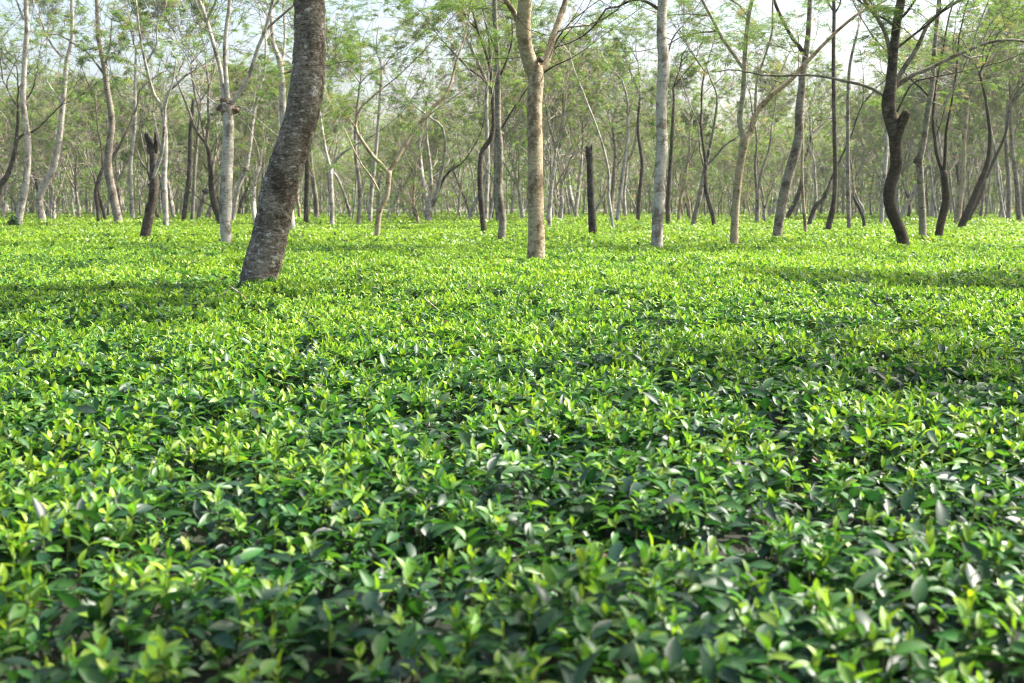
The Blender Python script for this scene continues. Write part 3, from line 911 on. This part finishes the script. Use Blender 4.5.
tree('shade_tree', 'grey forked trunk in the gap between the tan forked trunk and the grey leaning trunk',
     [(757, 224, 5), (757.5, 205, 4.8), (758, 190, 4.6)], [[(758, 192, 3.2), (762, 170, 2.8), (769, 150, 2.3), (772, 125, 1.8)], [(757, 192, 3), (755, 165, 2.6), (757, 140, 2), (752, 110, 1.6)]], bark_='grey', seed=48, top=False)

tree('shade_tree', 'thin tan stem right of the foot of the grey leaning trunk',
     [(805.5, 233, 3.6), (804.5, 215, 3.4), (803, 197, 3.2), (802, 165, 2.8), (803, 135, 2.2), (800, 105, 1.6)], bark_='tan', seed=49, lvl=2)

tree('shade_tree', 'straight narrow dark trunk bent at its foot, between grey leaning and mossy trunks',
     [(828, 230.5, 6.5), (830, 220, 6.2), (833, 209, 6), (835, 190, 5), (835.5, 170, 4.8), (834, 105, 4.4), (833.5, 53, 4), (834, 10, 3.6), (832, -30, 3)], [[(834, 12, 2), (828, 2, 1.7), (824, -12, 1.3)], [(834, 14, 2), (840, 4, 1.6), (842, -14, 1.3)]], bark_='dark', seed=50, leafy=0.5)

tree('shade_tree', 'straight bluish grey pole-like trunk left of the dark mossy trunk',
     [(849, 228.5, 4.6), (848.5, 200, 4.4), (848, 169, 4.2), (848, 105, 3.8), (850, 65, 3.2), (858, 30, 2.4)], bark_='grey', seed=51)

tree('tree_stump', 'thin dead black stick hooked left at its top, left of the dark mossy trunk',
     [(864.5, 227, 3.6), (863, 217, 3.6), (860, 209, 3.4), (856, 202, 3), (853.5, 196, 2)], bark_='char', seed=52, dead=True, group='dead stumps in the tea', cat='dead tree')

tree('shade_tree', 'short dark trunk leaning right, behind the thin tan stem',
     [(809, 225, 4.6), (812, 214, 4.6), (817, 204, 4.6), (824, 198, 4), (831, 180, 2.6)], bark_='dark', seed=53, lvl=2)

tree('shade_tree', 'dark trunk leaning right just beyond the foot of the grey leaning trunk',
     [(787, 219, 5), (791, 210, 5), (797, 198, 5), (801, 185, 4), (804, 165, 3)], bark_='dark', seed=54)

tree('shade_tree', 'pale trunk just behind the left side of the dark mossy trunk',
     [(881, 224, 5), (882.5, 200, 4.8), (884, 180, 4.6), (886.5, 150, 4.2), (886, 123, 3.8), (888, 90, 3)], bark_='pale', seed=55)

tree('shade_tree', 'grey trunk with a knot halfway up, right of the dark mossy trunk',
     [(922.5, 239.5, 8.4), (922.5, 220, 7.4), (921.5, 205, 7.4), (921, 189, 7.2), (920, 172, 7), (919.5, 160, 7.5), (924, 140, 6), (928, 110, 5.6), (932.5, 83, 5.2), (934, 55, 4.4), (938, 10, 3.8), (940, -30, 3)],
     [L_([(930, 98, 2.8), (923, 90, 2.4), (914, 82, 1.8)], bark='dark'), L_([(936, 116, 3.6), (944, 106, 3.2), (951, 92, 2.8), (960, 76, 2)], bark='pale')],
     burls_hollows=[(919, 160, 10)], bark_='grey', seed=56, leafy=0.75, tone=0.9)

tree('forked_tree', 'dark curved trunk forking thinly, second right of the mossy trunk',
     [(938.4, 236.5, 8.4), (942, 218, 8.6), (946, 202, 8.6), (945.5, 185, 7.6), (943.5, 171, 7)],
     [[(943, 173, 4.6), (937.5, 156, 4.2), (935, 138, 3.8), (933, 120, 3.2), (936, 85, 2.4)], [(944, 172, 4), (945.5, 150, 3.4), (946.5, 130, 2.8), (953, 95, 2)]], bark_='moss', seed=57, top=False, leafy=0.75)

tree('shade_tree', 'dark trunk slanting strongly right with a lit edge, towards the right edge',
     [(961, 228, 8), (966, 215, 7.8), (971.5, 204, 7.6), (977, 190, 7), (983, 176, 6.4), (988, 161, 5.4), (990, 135, 4), (986, 100, 3)], bark_='moss', seed=58, leafy=0.75)

tree('shade_tree', 'second slanting dark trunk, close behind the first strongly slanting one',
     [(967, 222.5, 5.4), (972, 211, 5.2), (977, 202, 5), (981.5, 192, 4.6), (986, 178, 3.6)], bark_='dark', seed=59, lvl=2)

tree('shade_tree', 'broad tan trunk behind the slanting dark trunks at right',
     [(957, 224, 7.6), (959, 205, 7.2), (961, 190, 6.8), (963, 170, 6.2), (964, 140, 5), (968, 100, 3.6)], bark_='tan', seed=60)

tree('shade_tree', 'grey trunk close to the right edge, left one of the pair there',
     [(1008.5, 220, 5.4), (1009, 200, 5.2), (1008.5, 175, 5), (1006, 140, 4), (1008, 100, 3)], bark_='grey', seed=61, leafy=0.75)

tree('shade_tree', 'dark grey trunk at the very right edge, leaning left at its top',
     [(1019.5, 222.5, 6), (1018, 200, 5.6), (1016, 176, 5.2), (1012, 145, 4.2), (1010, 100, 3.2)], bark_='grey', seed=62, leafy=0.75)

# ---- trees standing just out of the picture on the right; their shade lies across the tea
def side_tree(label, x, y, seed, lean=0.0, **k):
    def px_of(z, dx=0.0):
        yc, zc = y * CP - (z - CAM_Z) * SP, y * SP + (z - CAM_Z) * CP
        return W_PX / 2 + (x + dx) / yc * F_PX, H_PX / 2 - zc / yc * F_PX
    w = 0.3 * F_PX / y
    rg_ = np.random.default_rng(seed)
    pts = [(*px_of(z, rg_.normal(0, 0.08) + lean * (z - 0.7) / 5), w * (1 - 0.08 * i)) for i, z in enumerate((0.72, 1.5, 2.3, 3.2, 4.2, 5.2))]
    return tree('shade_tree', label, pts, bark_='grey', seed=seed, Y=y, grow_len=k.pop('grow_len', 2.4), leafy=0.85, frond=k.pop('frond', 0.28), kids=(3, 4), **k)
side_tree('shade tree out of the picture beside the nearest tea, casting shade on it', 6.4, 2.3, 201, frond=0.30)
side_tree('shade tree out of the picture on the right, shading the right of the tea', 9.0, 8.6, 202, grow_len=2.3, frond=0.30)
side_tree('leaning shade tree out of the picture on the right, shading the left of the tea', 6.4, 12.2, 204, lean=-0.6, grow_len=2.3, ztop=10.0, frond=0.62)
side_tree('shade tree out of the picture on the right, level with the thick leaning trunk', 9.3, 14.8, 203, frond=0.45)

# ---- a tuft of shoots at the foot of one trunk, and two dry sticks lying on the tea
foot = None
for o in C.objects:
    if o.type == 'EMPTY' and 'tuft of dark shoots' in o.get('label', ''):
        rg = np.random.default_rng(5)
        n = 160
        p = rg.normal(0, 0.13, (n, 3)) + np.array([0, -0.15, TABLE_Z + 0.12])
        V, Q, c = leaves(p, rg.uniform(0, 6.28, n), rg.uniform(-0.3, 1.2, n), rg.normal(0, 0.4, n), rg.uniform(0.12, 0.24, n), rg.uniform(0, 0.3, n),
                         np.tile([[0.02, 0.05, 0.02]], (n, 1)) * rg.uniform(0.6, 1.5, (n, 1)), leaf_template(3))
        put('shoots', mesh_from('shoots', V, [Q], True, c, M['tea']), o)

def stick(pts, label, seed):
    P = np.array([(*at(a, b_, dist_of(a, b_, TABLE_Z + 0.05)), r) for a, b_, r in pts])
    base = P[0, :3].copy(); base[2] = TABLE_Z
    B = Build()
    l = smooth_line(np.column_stack([P[:, :3] - base, P[:, 3]]), 0.03)
    B.tube(l[:, :3], l[:, 3], 8)
    roughen(B, 0.004, 14, seed)
    o = put('dry_stick', B.mesh('dry_stick', M['tan']))
    o.location = base
    tag(o, label, 'stick', 'dry sticks lying on the tea')
stick([(229, 286, 0.006), (238, 292, 0.008), (246, 299, 0.006)], 'dry brown stick lying on the tea in front of the thick leaning trunk', 1)
stick([(425, 299, 0.006), (431, 304, 0.007), (438, 310, 0.005)], 'thin dry stick lying on sunlit tea, in the open right of the thick leaning trunk', 2)

# ---- the slim trees further back: a few kinds, each with its own wood and crown, then copies
def far_kind(label, seed, bark_, r0, h, lean, wave, forks, leafy, lvl=3, name='shade_tree', stub=False, size=0.25):
    rg = np.random.default_rng(seed)
    r0 *= 0.78
    o = thing(name, label, 'tree', (0, 0, 0), 'slim trees far back in the tea')
    B = Build()
    P = [np.zeros(3) - [0, 0, 0.1]]
    d = unit(np.array([lean * math.cos(seed), lean * math.sin(seed), 1.0]))
    n = 9
    for i in range(n):
        d = unit(d + rg.normal(0, wave, 3) * np.array([1, 1, 0.2]) + np.array([0, 0, 0.12]))
        P.append(P[-1] + d * h / n)
    P = np.array(P)
    rad = np.linspace(r0 * 1.15, r0 * 0.6, n + 1)
    l = smooth_line(np.column_stack([P, rad]), 0.25)
    B.tube(l[:, :3], l[:, 3], 8)
    roughen(B, r0 * 0.25, 3.0, seed)
    cr_ = Crown()
    tips = []
    for i in range(forks):
        a = rg.uniform(0, 6.28) + i * 6.28 / forks
        dd = unit(d + np.array([math.cos(a), math.sin(a), 0.2]) * rg.uniform(0.25, 0.7))
        p, r = P[-1], r0 * 0.5
        Q, rr = [p], [r]
        for k in range(6):
            dd = unit(dd + rg.normal(0, 0.13, 3) + np.array([0, 0, 0.14]))
            Q.append(Q[-1] + dd * rg.uniform(0.35, 0.5)); rr.append(r * (1 - 0.09 * (k + 1)))
        LB, lc = Build(), Crown()
        LB.tube(np.array(Q), rr, 6)
        tips.append((Q[-1], dd, rr[-1], LB, lc))
        if rg.random() < 0.8:
            b_ = rg.uniform(0, 6.28)
            grow(rg, lc, Q[3], unit(np.array([math.cos(b_), math.sin(b_), 0.35])), r0 * 0.22, 1.7, lvl - 1, leafy * 0.5, 0.2, (3, 4))
    for i in range(5):      # bare low side shoots
        k = rg.integers(len(l) // 3, len(l) - 1)
        b_ = rg.uniform(0, 6.28)
        grow(rg, cr_, l[k, :3], unit(np.array([math.cos(b_), math.sin(b_), 0.7])), r0 * 0.2, 1.4, lvl - 1, leafy * 0.35, 0.3, (2, 3))
    add_twigs(B, cr_.br, 0.007)
    for p, dd, r, LB, lc in tips:
        for i in range(3):
            b_ = rg.uniform(0, 6.28)
            grow(rg, lc, p, unit(dd + np.array([math.cos(b_), math.sin(b_), 0.1]) * 0.8), r * 0.7, 2.1, lvl, leafy * 0.62, 0.18, (3, 4))
        add_twigs(LB, lc.br, 0.010)
        put('limb', LB.mesh('limb', M['twig' if bark_ in ('pale', 'tan') else 'grey']), o)
        cr_.leaf += lc.leaf
    put('trunk', B.mesh('trunk', M[bark_]), o)
    put('crown', frond_mesh('crown', cr_.leaf, size, 0, rg, 1.15, 0.13), o)
    return o

kinds = [
    far_kind('far pale grey tree with a straight slim trunk and thin green crown', 101, 'pale', 0.15, 4.2, 0.05, 0.07, 3, 0.6),
    far_kind('far pale tree with a wavy leaning trunk and feathery light green crown', 102, 'pale', 0.17, 4.8, 0.2, 0.13, 2, 0.7),
    far_kind('far grey tree with a trunk that forks low into two limbs', 103, 'grey', 0.16, 2.6, 0.1, 0.12, 2, 0.6),
    far_kind('far dark-barked tree with a crooked slim trunk and sparse crown', 104, 'dark', 0.15, 3.6, 0.12, 0.18, 3, 0.5),
    far_kind('far brown tree with mostly bare twiggy branches', 105, 'tan', 0.13, 3.9, 0.1, 0.12, 3, 0.25),
    far_kind('far grey tree with a dense bright green feathery crown', 106, 'grey', 0.18, 5.2, 0.08, 0.09, 3, 0.95),
    far_kind('far dark tree leaning well over with a thin crown', 107, 'dark', 0.17, 3.4, 0.35, 0.14, 2, 0.55),
    far_kind('far pale tree with three limbs spreading from a low fork', 108, 'pale', 0.17, 2.2, 0.06, 0.12, 3, 0.5),
    far_kind('far very slim pale pole of a tree with a small crown high up', 109, 'pale', 0.10, 6.0, 0.08, 0.10, 2, 0.6),
    far_kind('far tan tree with a bent trunk and wide feathery crown', 110, 'tan', 0.15, 4.4, 0.18, 0.16, 3, 0.8),
]
def copy_tree(o, parent=None):
    c = o.copy(); C.objects.link(c)
    if parent:
        c.parent = parent
    for ch in list(o.children):
        copy_tree(ch, c)
    return c

prng = random.Random(4)
spots = []
taken = [(o.location.x, o.location.y) for o in C.objects if o.type == 'EMPTY' and o.location.length > 1]
tries = 0
while len(spots) < 225 and tries < 20000:
    tries += 1
    y = 46 + (126 - 46) * prng.random() ** 0.62
    half = 0.44 * y + 3
    x = prng.uniform(-half, half)
    md = 3.4 if y < 75 else 2.2
    if y < 66 and 0.29 < x / y < 0.37:
        continue
    if all((x - a) ** 2 + (y - b_) ** 2 > md ** 2 for a, b_ in taken):
        taken.append((x, y)); spots.append((x, y))
spots.sort(key=lambda s_: s_[1])
used = set()
for i, (x, y) in enumerate(spots):
    k = prng.choices(range(len(kinds)), (3, 3, 2, 1, 2, 2, 0.8, 3, 3, 2))[0] if i >= len(kinds) else i
    o = kinds[k] if k not in used else copy_tree(kinds[k])
    used.add(k)
    o.location = (x, y, 0)
    o.rotation_euler.z = prng.uniform(0, 6.28)
    s_ = prng.uniform(0.8, 1.3)
    if 0.14 < x / y < 0.27 or -0.16 < x / y < -0.06:      # a lower stretch of wood, open sky above
        s_ *= 0.72
    o.scale = (s_, s_, s_ * prng.uniform(0.95, 1.15))

# ---- the wood beyond, one mass at the end of the field
rg = np.random.default_rng(77)
wb, wl, wt = Build(), [], []
for i in range(480):
    y = rg.uniform(118, 176); x = rg.uniform(-0.46 * y - 5, 0.46 * y + 5)
    h = rg.uniform(8, 14)
    P = np.array([(x, y, 0), (x + rg.normal(0, .3), y, h * .35), (x + rg.normal(0, .7), y, h * .7), (x + rg.normal(0, 1), y, h)])
    wb.tube(P, np.array([0.12, 0.10, 0.06, 0.03]) * rg.uniform(0.7, 1.3), 5)
    for j in range(7):                                     # bare side branches
        t = rg.uniform(0.12, 0.8)
        a = rg.uniform(0, 6.28)
        q = np.array([x + rg.normal(0, .3), y, h * t]); L = rg.uniform(1.2, 3)
        e = np.array([math.cos(a) * L * .6, math.sin(a) * L * .6, L])
        wb.tube(np.array([q, q + e * .5 + rg.normal(0, .15, 3), q + e]), np.array([0.05, 0.035, 0.015]), 3, cap=False)
    for j in range(110):
        t = rg.uniform(0.02, 1.0) ** 0.8
        p = np.array([x, y, h * t]) + rg.normal(0, 1, 3) * np.array([1.6, 1.6, 0.8])
        wl.append((p, unit(rg.normal(0, 1, 3) * np.array([1, 1, .4])), rg.uniform(0.7, 1.4)))
w = put('far_wood', wb.mesh('far_wood', M['pale']))
w['kind'] = 'stuff'
tag(w, 'hazy mass of thin pale trunks and foliage closing the far end of the field', 'wood')
put('foliage', frond_mesh('foliage', wl, 0.6, 0, rg, 1.15, 0.12), w)

# ------------------------------------------------------------------ the air between the trees
HAZE = 0.0003
if HAZE > 0:
    hb = Build()
    x0, x1, y0, y1, z0, z1 = -260, 260, -30, 240, -1.0, 18.0
    V = np.array([(x0, y0, z0), (x1, y0, z0), (x1, y1, z0), (x0, y1, z0), (x0, y0, z1), (x1, y0, z1), (x1, y1, z1), (x0, y1, z1)], float)
    hb.add(V, np.array([[0, 3, 2, 1], [4, 5, 6, 7], [0, 1, 5, 4], [1, 2, 6, 5], [2, 3, 7, 6], [3, 0, 4, 7]]))
    hm = bpy.data.materials.new('haze'); hm.use_nodes = True
    nt = hm.node_tree
    nt.nodes.remove(nt.nodes['Principled BSDF'])
    pv = nt.nodes.new('ShaderNodeVolumePrincipled')
    pv.inputs['Color'].default_value = (0.93, 0.95, 0.97, 1)
    pv.inputs['Density'].default_value = HAZE
    pv.inputs['Anisotropy'].default_value = 0.3
    nt.links.new(pv.outputs[0], nt.nodes['Material Output'].inputs['Volume'])
    ho = put('haze', hb.mesh('haze', hm, smooth=False))
    ho['kind'] = 'stuff'
